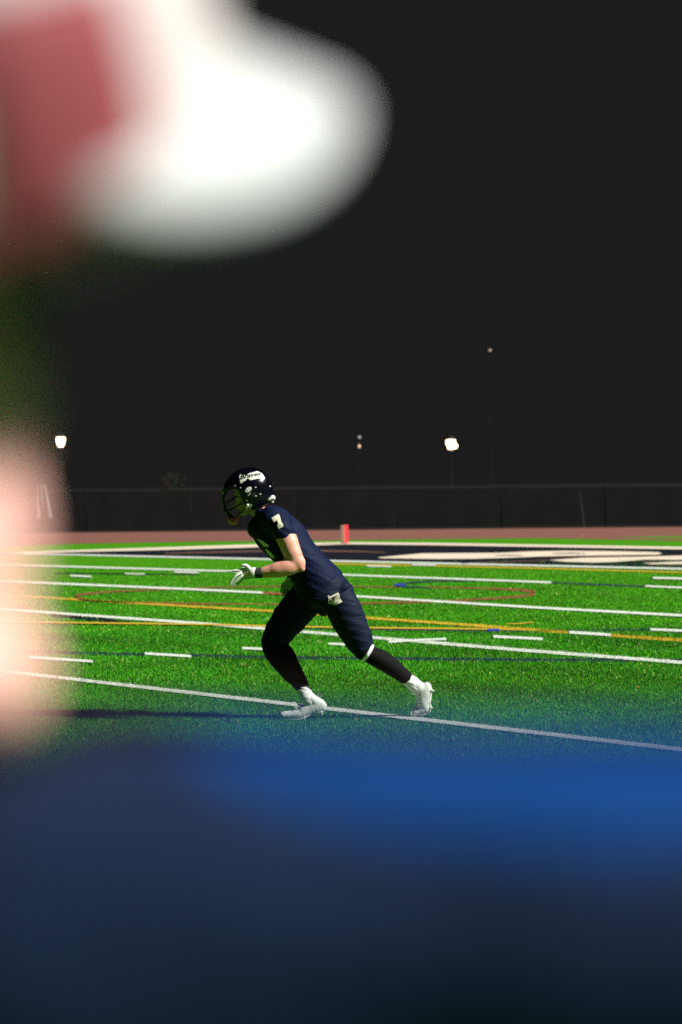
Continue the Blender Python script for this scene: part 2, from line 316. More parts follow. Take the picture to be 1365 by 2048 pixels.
# turf fibres: real blades over the near part of the pitch, coloured as the paint they stand in
def fibres():
    parts = []
    for z0, z1, dens, hgt, wid in ((9.0, 17.5, 11000, 0.020, 0.0034), (17.5, 24, 5200, 0.024, 0.0050), (24, 46, 1100, 0.022, 0.0085)):
        n = int(dens * 0.31 * (z1 * z1 - z0 * z0) / 2 * (1 + 3.4 / (0.31 * (z0 + z1) / 2)))
        yy = np.sqrt(rng.uniform(z0 * z0, z1 * z1, n)); hw_ = 0.155 * yy + 1.7; xx = rng.uniform(-1, 1, n) * hw_
        k = rng.uniform(0, 1, n) < np.clip((hw_ - np.abs(xx)) / 0.7, 0, 1); xx, yy = xx[k], yy[k]
        if z0 == 24:                      # thins out with distance
            k = rng.uniform(0, 1, len(yy)) < np.clip((46 - yy) / 20, 0, 1) ** 1.2; xx, yy = xx[k], yy[k]
        parts.append((xx, yy, hgt, wid))
    X = np.concatenate([p[0] for p in parts]); Y = np.concatenate([p[1] for p in parts])
    Hh = np.concatenate([np.full(len(p[0]), p[2]) for p in parts]) * rng.uniform(0.6, 1.25, len(X))
    Wd = np.concatenate([np.full(len(p[0]), p[3]) for p in parts]) * rng.uniform(0.7, 1.3, len(X))
    n = len(X)
    # where each one stands in plan, along the painted lines
    d = np.stack([X, Y, np.full(n, -CAM_H)], 1)
    f = d @ np.array(Fw); px = W / 2 + FPX * (d @ np.array(Rt)) / f; py = H / 2 - FPX * (d @ np.array(Up)) / f
    base = np.zeros((n, 3)); u = rng.uniform(0, 1, n)[:, None]
    patch = (0.5 + 0.5 * np.sin(X * 2.1 + 1.3 * np.sin(Y * 1.1)) * np.sin(Y * 1.7 + X))[:, None]
    base[:] = np.array((0.007, 0.09, 0.003)) * (1 - u) + np.array((0.042, 0.29, 0.005)) * u
    base *= 0.80 + 0.74 * patch
    r2 = rng.uniform(0, 1, n)
    base[r2 < 0.08] = (0.17, 0.42, 0.01)
    base[r2 < 0.014] = (0.55, 0.62, 0.22)
    base[(r2 > 0.9)] = (0.006, 0.035, 0.004)
    cols = {'white': (0.66, 0.68, 0.62), 'yellow': (0.5, 0.36, 0.02), 'red': (0.24, 0.05, 0.03), 'brown': (0.15, 0.065, 0.04), 'blue': (0.012, 0.02, 0.06), 'bblue': (0.01, 0.03, 0.28), 'black': (0.008, 0.02, 0.008), 'tan': (0.6, 0.5, 0.36)}
    order = {'black': 0, 'red': 1, 'blue': 2, 'yellow': 3, 'bblue': 4, 'tan': 5, 'brown': 5, 'white': 6}
    jit = rng.normal(0, 0.75, n)
    for pts, ts, key in sorted(STROKES, key=lambda s: order[s[2]]):
        xs = np.array([p[0] for p in pts]); ys = np.array([p[1] for p in pts])
        for i in range(len(xs) - 1):
            a, b = (i, i + 1) if xs[i] < xs[i + 1] else (i + 1, i)
            if xs[b] - xs[a] < 1: continue
            k = (px - xs[a]) / (xs[b] - xs[a]); ok = (k >= 0) & (k <= 1)
            yc = ys[a] + (ys[b] - ys[a]) * k; tc = ts[a] + (ts[b] - ts[a]) * k
            ok &= np.abs(py - yc + jit * 0.6) < tc / 2
            ok &= rng.uniform(0, 1, n) > 0.14
            base[ok] = np.array(cols[key]) * rng.uniform(0.75, 1.05, (int(ok.sum()), 1))
    ang = rng.uniform(0, 2 * np.pi, n); ca, sa = np.cos(ang), np.sin(ang)
    lean = rng.uniform(0.1, 1.1, n); la = rng.uniform(0, 2 * np.pi, n)
    V = np.zeros((n, 3, 3), np.float32)
    V[:, 0] = np.stack([X - ca * Wd / 2, Y - sa * Wd / 2, np.full(n, 0.002)], 1)
    V[:, 1] = np.stack([X + ca * Wd / 2, Y + sa * Wd / 2, np.full(n, 0.002)], 1)
    V[:, 2] = np.stack([X + np.cos(la) * lean * Hh, Y + np.sin(la) * lean * Hh, Hh], 1)
    me = bpy.data.meshes.new('turf_fibres')
    me.vertices.add(3 * n); me.vertices.foreach_set('co', V.ravel())
    me.loops.add(3 * n); me.loops.foreach_set('vertex_index', np.arange(3 * n, dtype=np.int32))
    me.polygons.add(n); me.polygons.foreach_set('loop_start', np.arange(0, 3 * n, 3, dtype=np.int32))
    me.update(calc_edges=True)
    at_ = me.color_attributes.new('fibre', 'FLOAT_COLOR', 'POINT')
    c = np.ones((n, 3, 4), np.float32); c[:, :, :3] = base[:, None, :]
    at_.data.foreach_set('color', c.ravel())
    mt = bpy.data.materials.new('fibre'); mt.use_nodes = True; nt = mt.node_tree; b = nt.nodes['Principled BSDF']
    a = nt.nodes.new('ShaderNodeVertexColor'); a.layer_name = 'fibre'
    nt.links.new(a.outputs[0], b.inputs['Base Color']); b.inputs['Roughness'].default_value = 0.7; b.inputs['Specular IOR Level'].default_value = 0.12
    tag(link('turf_fibres', me, mt, smooth=False), kind='stuff')
fibres()

# ------------------------------------------------------------------ fence beyond the track
FY = 76.9
fence = empty('track_fence', (0, FY, 0), 'long low black chain fence with dark windscreen beyond the running track', 'fence')
xs = [1.80 + 3.3 * i for i in range(-9, 9)]
post = None
for x in xs:
    b = MB(); b.loft([(x, FY, -0.02), (x, FY, 1.31)], [0.03, 0.03], n=8, caps=False, sub=1); b.ell((x, FY, 1.315), (0.04, 0.04, 0.02), nu=8, nv=4)
    b.build('post', M['fence_metal'], fence)
b = MB(); b.loft([(xs[0], FY, 1.28), (xs[-1], FY, 1.28)], [0.021, 0.021], ref=(0, 0, 1), n=8, caps=False, sub=1); b.build('top_rail', M['fence_metal'], fence)
b = MB(); b.loft([(xs[0], FY, 0.06), (xs[-1], FY, 0.06)], [0.012, 0.012], ref=(0, 0, 1), n=6, caps=False, sub=1); b.build('tension_wire', M['fence_metal'], fence)
for i in range(len(xs) - 1):
    vs, fs = [], []
    nx = 14
    for j in range(nx + 1):
        x = xs[i] + 0.015 + (3.3 - 0.03) * j / nx
        sag = 0.012 * math.sin(math.pi * j / nx) + 0.006 * random.random(); bul = 0.006 * math.sin(j * 1.3 + i)
        vs += [(x, FY - 0.028 + bul * 0.2, 1.29 - sag * .2), (x, FY - 0.03 + bul, 0.65), (x, FY - 0.035 + bul * 0.4, 0.05)]
    for j in range(nx):
        for k in (0, 1): a = j * 3 + k; fs.append((a, a + 1, a + 4, a + 3))
    link('windscreen_panel', mesh(vs, fs), M['windscreen'], fence)

# ------------------------------------------------------------------ lamps, sign, shrub beyond the fence
def lamp_post(px, py, Y, label, big=True):
    p = at(px, py, Y); x, z = p.x, p.z
    t = empty('street_lamp', (x, Y, 0), label, 'street lamp', 'lit post lamps beyond the fence')
    b = MB(); b.loft([(x, Y, 0), (x, Y, 0.25), (x, Y, 0.3), (x, Y, 1.2), (x, Y, z - 0.3), (x, Y, z - 0.2)], [0.11, 0.09, 0.045, 0.03, 0.026, 0.06], n=12, caps=False, sub=1)
    b.build('pole', M['post_black'], t, smooth=True)
    b = MB()                                   # acorn lantern: narrow foot, wide shoulder
    b.loft([(x, Y, z - 0.185), (x, Y, z - 0.14), (x, Y, z), (x, Y, z + 0.12), (x, Y, z + 0.15)], [0.08, 0.105, 0.155, 0.165, 0.135], n=16, caps=False, sub=2)
    b.build('lantern', M['lamp_glass'], t, smooth=True)
    b = MB(); b.loft([(x, Y, z + 0.155), (x, Y, z + 0.21), (x, Y, z + 0.27), (x, Y, z + 0.31)], [0.20, 0.14, 0.05, 0.015], n=16, caps=False, sub=1)
    b.build('lamp_cap', M['post_black'], t, smooth=True)
    return t
l1 = lamp_post(121.5, 883, 84, 'left lit lamp on a dark post, partly veiled by the blurred face')
l2 = lamp_post(902, 888, 84, 'right lit lamp on a dark post above the fence, out over the end zone')
p = at(911.5, 892, 83.6); b = MB(); b.ell(p, (0.07, 0.07, 0.09)); b.build('side_lantern', M['lamp_glass'], l2, True)
b = MB(); q = wpos(l2); b.tube([p - Vector((0, 0, 0.08)), (p + Vector((q.x, 84, p.z - 0.3))) / 2 - Vector((0, 0, 0.1)), Vector((q.x, 84, p.z - 0.32))], 0.012, n=6); b.build('bracket', M['post_black'], l2)
def far_lamp(px, py, Y, label, mt, r, extra=None):
    p = at(px, py, Y)
    t = empty('street_lamp', (p.x, Y, 0), label, 'street lamp')
    b = MB(); b.loft([(p.x, Y + .2, 0), (p.x, Y + .2, p.z), (p.x, Y + 0.1, p.z + 0.12)], [0.025, 0.014, 0.012], n=8, caps=False, sub=1); b.build('pole', M['post_black'], t)
    b = MB(); b.box((p.x, Y, p.z + 0.12), (0.26, 0.4, 0.05)); b.build('lamp_head', M['post_black'], t)
    b = MB(); b.ell((p.x, Y, p.z), r, nu=10, nv=6); b.build('bulb', mt, t, True)
    if extra:
        e = at(px, extra, Y); b = MB(); b.ell(e, (0.09, 0.05, 0.09), nu=10, nv=6); b.build('reflector', M['lamp_dim'], t, True)
far_lamp(719, 892, 150, 'tiny far orange light with a dim one above it, left of the bright lamp', M['lamp_small'], (0.06, 0.06, 0.12), 875)
far_lamp(980, 700.5, 170, 'tiny far light high up in the black sky', M['lamp_faint'], (0.11, 0.06, 0.05))

Y = 80.5; p = at(333.5, 962, Y)
t = empty('sign_post', (p.x, Y, 0), 'small dim pinkish sign on a thin post behind the fence', 'sign')
b = MB(); b.loft([(p.x, Y + .03, 0), (p.x, Y + .03, p.z + 0.15)], [0.02, 0.02], n=6, caps=False, sub=1); b.build('post', M['post_black'], t)
b = MB(); b.box((p.x - 0.055, Y, p.z + .04), (0.05, 0.02, 0.28)); b.box((p.x + 0.055, Y, p.z + .04), (0.05, 0.02, 0.28)); b.box((p.x, Y, p.z - 0.13), (0.16, 0.02, 0.1)); b.build('sign_face', M['sign_dim'], t)
# sparse shrub
p = at(348, 1003, 79.5)
t = empty('shrub', (p.x, 79.5, 0), 'sparse dark shrub behind the fence under the small sign', 'shrub')
b = MB()
for i in range(9):
    a = random.uniform(0, 6.28); r = random.uniform(0.05, 0.4)
    b.tube([(p.x, 79.5, 0), (p.x + r * 0.4 * math.cos(a), 79.5 + r * 0.4 * math.sin(a), 0.6), (p.x + r * math.cos(a), 79.5 + r * math.sin(a), random.uniform(1.1, 1.75))], 0.012, n=5, sub=2)
b.build('stem', M['post_black'], t)
vs, fs = [], []
for i in range(520):
    a = random.uniform(0, 6.28); r = 0.5 * math.sqrt(random.random()); z = random.uniform(0.35, 1.85); r *= 1.1 - 0.45 * abs(z - 1)
    c = Vector((p.x + r * math.cos(a), 79.5 + r * math.sin(a), z)); d = Vector((random.gauss(0, 1), random.gauss(0, 1), random.gauss(0, 1))).normalized(); e = d.orthogonal().normalized()
    k = len(vs); vs += [c - d * 0.05, c + e * 0.022, c + d * 0.05, c - e * 0.022]; fs.append((k, k + 1, k + 2, k + 3))
link('foliage', mesh(vs, fs), M['shrub'], t, smooth=False)
# thin leaning stake by the fence
a, b2 = at(1160, 984, 76.3), at(1167, 1038, 76.3)
t = MB(); t.loft([(b2.x + .02, 76.3, 0), b2, a], [0.016, 0.016, 0.012], n=6, sub=1)
tag(t.build('stake', mat('pale_stake', (0.026, 0.026, 0.027), 0.8), None), 'thin grey stake leaning against the dark fence on the right', 'stake')
# pale cloth hung on the fence behind the blurred face
vs, fs = [], []
nx, nz = 16, 20
for j in range(nz + 1):
    for i in range(nx + 1):
        u, v = i / nx, j / nz
        x = at(80, 960, FY).x + (u - 0.5) * (0.34 + 0.25 * v) + 0.10 * v; z = 1.5 - 1.08 * v
        vs.append((x, FY - 0.09 + 0.035 * math.sin(u * 19 + v * 2), z))
for j in range(nz):
    for i in range(nx):
        if j > 9 and 6 <= i <= 8: continue
        k = j * (nx + 1) + i; fs.append((k, k + 1, k + nx + 2, k + nx + 1))
o = link('hanging_cloth', mesh(vs, fs), mat('dim_cloth', (0.10, 0.095, 0.09), 0.9), None)
o.modifiers.new('th', 'SOLIDIFY').thickness = 0.012
tag(o, 'pale folded cloth hanging over the far fence, seen through the blurred face', 'cloth')

# ------------------------------------------------------------------ pylon
g = ground(690, 1088)
d2 = Vector((.803, .595, 0)); d1 = Vector((-.595, .803, 0))
t = empty('end_zone_pylon', (g.x, g.y, 0), 'short red corner pylon with its lit side painted pale, standing on the end zone line', 'pylon')
hw = 0.058; hh = 0.46; c = Vector((g.x, g.y, 0))
def prism(f0, f1, g0, g1, z0, z1):
    vs = []
    for z in (z0, z1):
        for a_, b_ in ((f0, g0), (f1, g0), (f1, g1), (f0, g1)): vs.append(c + d2 * a_ + d1 * b_ + Vector((0, 0, z)))
    return mesh(vs, [(3, 2, 1, 0), (4, 5, 6, 7), (0, 1, 5, 4), (1, 2, 6, 5), (2, 3, 7, 6), (3, 0, 4, 7)])
def bev(o, wd=0.006):
    md = o.modifiers.new('b', 'BEVEL'); md.width = wd; md.segments = 2; return o
bev(link('foam_block', prism(-hw, hw, -hw * 1.25, hw * 1.25, 0.02, hh), M['pylon_orange'], t, False))
bev(link('lit_side_panel', prism(-hw - 0.004, -hw, -hw * 1.2, hw * 1.2, 0.025, hh - 0.004), M['pylon_lit_side'], t, False), 0.001)  # added thin panel, its colour makes this face look lit
bev(link('weight', prism(-hw * 0.6, hw * 0.6, -hw * 0.6, hw * 0.6, 0.0, 0.02), M['black_rubber'], t, False), 0.002)

# fallen leaves
for px, py, s in ((940, 1334, 1.0), (493, 1336, 0.8), (536, 1330, 0.5), (861, 1369, 0.5), (1278, 1380, 0.5), (1180, 1190, 0.5), (600, 1290, .5), (838, 1077, .9), (1167, 1073, .9), (812, 1076, .6)):
    g = ground(px, py); a = random.uniform(0, 6.28); L = 0.035 * s
    if py < 1100: L *= 2
    vs = []
    for k, (u, v, z) in enumerate(((-1, 0, .0), (-.4, .5, .5), (.3, .45, .3), (1, 0, .7), (.3, -.45, .5), (-.4, -.5, .2), (0, 0, .1))):
        vs.append((g.x + L * (u * math.cos(a) - v * math.sin(a)), g.y + L * (u * math.sin(a) + v * math.cos(a)), 0.018 + L * z * 0.5))
    o = link('fallen_leaf', mesh(vs, [(0, 1, 6), (1, 2, 6), (2, 3, 6), (3, 4, 6), (4, 5, 6), (5, 0, 6)]), M['leaf'], None, False)
    o.modifiers.new('th', 'SOLIDIFY').thickness = 0.001
    tag(o, 'large orange dry leaf on the turf right of the runner' if s == 1.0 and py > 1300 else ({838: 'tiny dry leaf on the inner edge of the track, nearest the pylon', 1167: 'tiny dry leaf at the track edge far right of the others', 812: 'tiny dry leaf on the track above the end line right of the pylon'}[px] if py < 1100 else {493: 'tiny dry leaf on the turf between the left leg and the short white marks', 536: 'tiny dry leaf on the turf just in front of the runner knee', 861: 'tiny dry leaf on the turf beside the rear cleat', 1278: 'tiny dry leaf on the turf at far right above the near white line', 1180: 'tiny dry leaf on the distant turf right of the red arc', 600: 'tiny dry leaf on the turf seen between the legs of the runner'}[px]), 'leaf', 'dry leaves scattered on the ground')

# ================================================================== THE RUNNER
Y0 = 14.95
org = at(640, 1438, Y0); org = Vector((org.x, Y0, 0))
run = empty('person', org, 'running football player in navy uniform number 7, black helmet, white gloves and cleats', 'person')
def P(px, py, yo=0.0): return at(px, py, Y0 + yo)
K = Y0 / FPX
def LF(b, rows, ref=(0, 1, 0), n=20, sub=3, caps=True, grow=0.0):
    """rows: (px, py, depth offset m, half width px, half depth m)"""
    b.loft([P(r[0], r[1], r[2]) for r in rows], [(r[3] * K + grow, r[4] + grow) for r in rows], ref=ref, n=n, sub=sub, caps=caps)

torso = [(523, 1029, 0, 17, .10), (531, 1040, 0, 37, .155), (549, 1060, 0, 45, .165), (572, 1085, 0, 47, .155), (597, 1112, 0, 44, .145), (618, 1138, 0, 42, .14), (634, 1160, 0, 46, .145)]
hips = [(628, 1150, 0, 44, .14), (640, 1172, 0, 52, .15), (650, 1193, 0, 57, .155), (650, 1208, 0, 44, .14), (648, 1217, 0, 16, .07)]
thighF = [(620, 1190, .085, 36, .095), (598, 1214, .085, 37, .095), (577, 1240, .075, 35, .088), (560, 1262, .07, 31, .078), (549, 1284, .06, 27, .066)]
thighR = [(672, 1190, -.085, 37, .095), (688, 1218, -.085, 35, .095), (701, 1246, -.075, 34, .088), (714, 1272, -.06, 30, .078), (728, 1300, -.05, 23, .064)]
calfF = [(549, 1278, .06, 26, .062), (551, 1296, .06, 26, .064), (566, 1316, .055, 27, .062), (583, 1342, .04, 22, .056), (598, 1362, .03, 16.5, .044), (604, 1372, .02, 15, .040)]
calfR = [(722, 1294, -.05, 21, .058), (741, 1309, -.045, 18, .060), (762, 1319, -.035, 19.5, .062), (785, 1334, -.02, 18, .055), (804, 1349, -.01, 15, .044), (812, 1355, -.005, 14, .040)]
sockF = [(599, 1362, .03, 14.5, .038), (607, 1378, .015, 13.5, .036), (615, 1394, 0, 14.5, .038), (619, 1404, 0, 15, .038)]
sockR = [(803, 1348, -.01, 13.5, .038), (815, 1358, 0, 13, .037), (826, 1367, .01, 14, .038), (834, 1376, .015, 15, .038)]
upperL = [(556, 1046, -.155, 26, .075), (565, 1060, -.185, 22, .065), (575, 1080, -.21, 20.5, .060), (584, 1103, -.225, 18.5, .055), (592, 1122, -.23, 17, .046), (594, 1131, -.23, 15, .042)]
foreL = [(594, 1130, -.23, 14.5, .042), (577, 1134, -.235, 17.5, .048), (556, 1139, -.235, 16, .045), (538, 1143, -.23, 12.5, .037), (522, 1145.5, -.225, 10, .030), (508, 1146, -.22, 9.5, .028)]
upperR = [(545, 1052, .165, 24, .07), (566, 1075, .22, 19, .058), (592, 1104, .24, 17, .05), (606, 1122, .24, 14, .042)]
foreR = [(606, 1122, .24, 14, .04), (600, 1138, .23, 14, .042), (588, 1156, .21, 10, .032), (580, 1166, .20, 9, .027)]

# head frame: face turned to the left of the picture, tipped down
hc = P(497, 980, 0)                      # helmet centre
tilt = R(22)
Hf = Vector((-math.cos(tilt), 0, -math.sin(tilt))); Hu = Vector((-math.sin(tilt), 0, math.cos(tilt))); Hs = Vector((0, 1, 0))
def HM(f, u): f = f.normalized(); u = (u - f * u.dot(f)).normalized(); return Matrix((f, u.cross(f), u)).transposed()
HR = HM(Hf, Hu)
def hd(c, f, s, u): return c + HR @ Vector((f, s, u))
def head_blobs(b, c, RR, k=1.0, nose=1.0):
    """adult head about 0.225 k high, centre c, axes RR = forward, side, up"""
    q = lambda f, s, u: c + RR @ (Vector((f, s, u)) * k)
    b.ell(q(-.012, 0, .03), (.096 * k, .076 * k, .082 * k), RR)
    b.ell(q(.022, 0, -.02), (.066 * k, .064 * k, .080 * k), RR)
    b.ell(q(.038, 0, -.072), (.045 * k, .046 * k, .036 * k), RR)
    b.ell(q(.072, 0, -.094), (.018 * k, .022 * k, .017 * k), RR)            # chin
    b.loft([q(.082, 0, .016), q(.082 + .012 * nose, 0, -.004), q(.082 + .023 * nose, 0, -.026), q(.086 + .006 * nose, 0, -.038)], [(.009 * k, .009 * k), (.011 * k, .011 * k), (.014 * k, .014 * k), (.012 * k, .016 * k)], ref=RR @ Vector((0, 1, 0)), n=10)
    b.ell(q(.086, 0, -.056), (.010 * k, .023 * k, .006 * k), RR); b.ell(q(.084, 0, -.067), (.010 * k, .020 * k, .007 * k), RR)
    for s in (-1, 1):
        b.ell(q(.074, s * .03, .024), (.016 * k, .026 * k, .009 * k), RR)    # brow
        b.ell(q(.058, s * .042, -.024), (.022 * k, .020 * k, .018 * k), RR)  # cheek bone
        b.ell(q(-.004, s * .079, -.004), (.016 * k, .007 * k, .030 * k), RR) # ear
        b.ell(q(.0, s * .05, -.06), (.040 * k, .016 * k, .028 * k), RR)      # jaw corner
def eyes(c, RR, parent, k=1.0):
    for s in (-1, 1):
        e = c + RR @ (Vector((.070, s * .031, .006)) * k)
        b = MB(); b.ell(e, (.0125 * k,) * 3, nu=14, nv=10); o = b.build('eye', M['eye'], parent, True)
        b = MB(); b.ell(e + RR @ Vector((.0085 * k, 0, 0)), (.0048 * k, .0058 * k, .0058 * k), RR, nu=12, nv=8); b.build('iris', M['iris'], o, True)

# body, one continuous skin
face_c = hd(hc, .010, 0, -.038)
b = MB()
head_blobs(b, face_c, HR, 0.95)
b.loft([face_c + HR @ Vector((-.02, 0, -.02)), P(512, 1012, 0), P(530, 1030, 0)], [(.055, .055), (.056, .056), (.062, .075)])
LF(b, torso, grow=-.012); LF(b, hips, grow=-.02)
for rows in (thighF, thighR): LF(b, rows[1:], grow=-.014, caps=False)
for rows in (calfF, calfR): LF(b, rows, grow=-.011)
for rows in (sockF, sockR): LF(b, rows, grow=-.007)
for rows in (upperL, upperR): LF(b, [rows[0][:3] + (rows[0][3] * .55, rows[0][4] * .55)] + rows[1:])
for rows in (foreL, foreR): LF(b, rows)
b.ell(P(597, 1125, -.235), (.045, .042, .052), Matrix.Rotation(R(-15), 3, 'Y'))   # elbow
b.ell(P(604, 1137, -.238), (.022, .026, .022))
LF(b, [(508, 1146, -.22, 9, .027), (498, 1147, -.218, 9, .028)])                     # into the gloves
LF(b, [(580, 1166, .20, 8.5, .026), (577, 1172, .19, 8, .022)])
LF(b, [(622, 1400, 0, 9, .026), (604, 1427, 0, 5, .022)]); LF(b, [(838, 1376, .015, 9, .026), (846, 1408, .026, 5, .02)])
body = link('body', b.melt(0.0075, 3), M['skin'], run)
eyes(face_c, HR, body, 0.95)

# jersey
b = MB(); LF(b, torso, n=28)
LF(b, [(628, 1150, 0, 45, .146), (640, 1170, 0, 51, .155)], n=28)
sl = [(545, 1036, -.10, 24, .085), (556, 1047, -.155, 27, .082), (565, 1060, -.19, 25, .078), (570.5, 1066, -.20, 23, .074)]
LF(b, sl, caps=True, n=24)
LF(b, [(535, 1036, .09, 24, .085), (547, 1052, .155, 26, .08), (562, 1070, .20, 24, .074), (568, 1078, .21, 22, .07)], n=24)
b.ell(P(551, 1044, -.12), (.105, .11, .095), Matrix.Rotation(R(40), 3, 'Y'))      # padded shoulders
b.ell(P(541, 1042, .12), (.10, .11, .09), Matrix.Rotation(R(40), 3, 'Y'))
b.ell(P(520, 1052, 0), (.075, .15, .085), Matrix.Rotation(R(40), 3, 'Y'))
me = b.melt(0.0075, 6)
def wrinkle(me, amp, f, seed=0.0, axis=(0.5, 0, 1.0)):
    from mathutils import noise as nz
    ax = Vector(axis)
    nn = [Vector(v.normal) for v in me.vertices]
    for v, q in zip(me.vertices, nn):
        c = v.co * 1.0; s_ = c.dot(ax) * f
        k = nz.noise(Vector((c.x * 3 + seed, c.y * 4, s_))) + 0.5 * nz.noise(Vector((c.x * 6, c.y * 7 + seed, s_ * 2.1)))
        v.co = v.co + q * (amp * k)
    me.update()
wrinkle(me, 0.010, 15, 3.1, (0.55, 0.2, 1))
jersey = link('jersey', me, M['navy'], run)
jbvh = BVHTree.FromObject(jersey, bpy.context.evaluated_depsgraph_get())

# pants
b = MB(); LF(b, hips, n=28); LF(b, thighF, n=24, caps=False); LF(b, thighR, n=24, caps=False)
b.ell(P(688, 1192, -.05), (.070, .09, .10)); b.ell(P(684, 1194, .05), (.07, .09, .10))
b.ell(P(642, 1196, .0), (.10, .11, .07))
me = b.melt(0.0075, 6); wrinkle(me, 0.005, 26, 1.0, (0.15, 0.1, 1))
pants = link('football_pants', me, M['navy_pants'], run)

def bvh_of(o):
    me = o.data; return BVHTree.FromPolygons([v.co + wpos(o) for v in me.vertices], [tuple(p.vertices) for p in me.polygons])
def drape(name, polys, target, mt, parent, off=0.003, res=9, thick=0.0015):
    """flat printed shape laid on a garment: outline in a plane facing the wearer's side, wrapped to the cloth"""
    T = bvh_of(target); vs, fs = [], []
    for poly in polys:
        bm = bmesh.new(); vv = [bm.verts.new((x, y, 0)) for x, y in poly]; bm.faces.new(vv)
        for _ in range(0): pass
        bmesh.ops.triangulate(bm, faces=bm.faces[:])
        for _ in range(2): bmesh.ops.subdivide_edges(bm, edges=bm.edges[:], cuts=1, use_grid_fill=True)
        bmesh.ops.triangulate(bm, faces=bm.faces[:])
        bm.verts.index_update(); k = len(vs); ok = True; loc = []
        for v in bm.verts:
            d = ray(v.co.x, v.co.y).normalized(); h = T.ray_cast(CP, d)
            loc.append((h[0] - d * off) if h[0] is not None else None)
        good = [l is not None for l in loc]
        vs += [l if l is not None else Vector((0, 0, 0)) for l in loc]
        for f in bm.faces:
            ids = [v.index for v in f.verts]
            if all(good[i] for i in ids): fs.append(tuple(k + i for i in ids))
        bm.free()
    used = sorted({i for f in fs for i in f}); mp = {i: j for j, i in enumerate(used)}
    me = mesh([vs[i] for i in used], [tuple(mp[i] for i in f) for f in fs])
    bm = bmesh.new(); bm.from_mesh(me); bmesh.ops.remove_doubles(bm, verts=bm.verts, dist=0.0004); bmesh.ops.recalc_face_normals(bm, faces=bm.faces); bm.to_mesh(me); bm.free()
    return link(name, me, mt, parent)
# sleeve number 7
c2 = lambda x, y: (480 + x / 6.825, 990 + y / 6.825)
drape('number', [[c2(*p) for p in ((434, 312), (528, 257), (548, 285), (568, 372), (585, 386), (596, 420), (590, 436), (535, 461), (512, 425), (508, 408), (524, 398), (512, 345), (492, 352), (478, 368), (462, 366))]], jersey, M['number'], jersey, off=0.004)
# chest number, only its side edge shows
drape('chest_number', [[c2(*p) for p in ((235, 600), (300, 620), (345, 655), (400, 690), (385, 710), (330, 705))], [c2(*p) for p in ((345, 738), (380, 745), (425, 790), (475, 855), (440, 862), (385, 805))]], jersey, M['number'], jersey, off=0.004)
# hip emblem
c3 = lambda x, y: (640 + x / 22.75, 1170 + y / 22.75)
drape('emblem', [[c3(*p) for p in ((360, 490), (430, 475), (490, 515), (855, 340), (900, 450), (915, 590), (960, 650), (1025, 760), (860, 860), (700, 915), (590, 910), (565, 860), (400, 860), (360, 820), (410, 690), (390, 600))]], pants, M['number'], pants, off=0.004)
drape('emblem_mark', [[c3(*p) for p in ((530, 590), (625, 520), (680, 640), (640, 800), (600, 760))], [c3(*p) for p in ((700, 490), (790, 450), (760, 500))], [c3(*p) for p in ((755, 770), (790, 770), (815, 835), (780, 840))], [c3(*p) for p in ((415, 640), (490, 660), (520, 790), (440, 760))]], pants, M['charcoal'], pants, off=0.0065)

# leg sleeves, knee band, socks
for rows in (calfF, calfR):
    b = MB(); LF(b, rows, n=24, grow=.001)
    if rows is calfF: b.ell(P(545, 1290, .06), (.066, .066, .075))
    else: b.ell(P(727, 1301, -.05), (.06, .062, .062))
    link('leg_sleeve', b.melt(0.0075, 3), M['black_knit'], run)
b = MB(); b.loft([P(732.5, 1303.2, -.052), P(738.5, 1307, -.050)], [(21 * K, .066), (19.5 * K, .064)], n=28, sub=1, caps=False)
link('knee_band', b.melt(0.005, 2), M['white_cloth'], run)
for rows in (sockF, sockR):
    b = MB(); LF(b, rows, n=24, grow=.001); me = b.melt(0.005, 2); wrinkle(me, 0.0035, 60, 0.4, (0.3, 0, 1)); link('sock', me, M['white_cloth'], run)

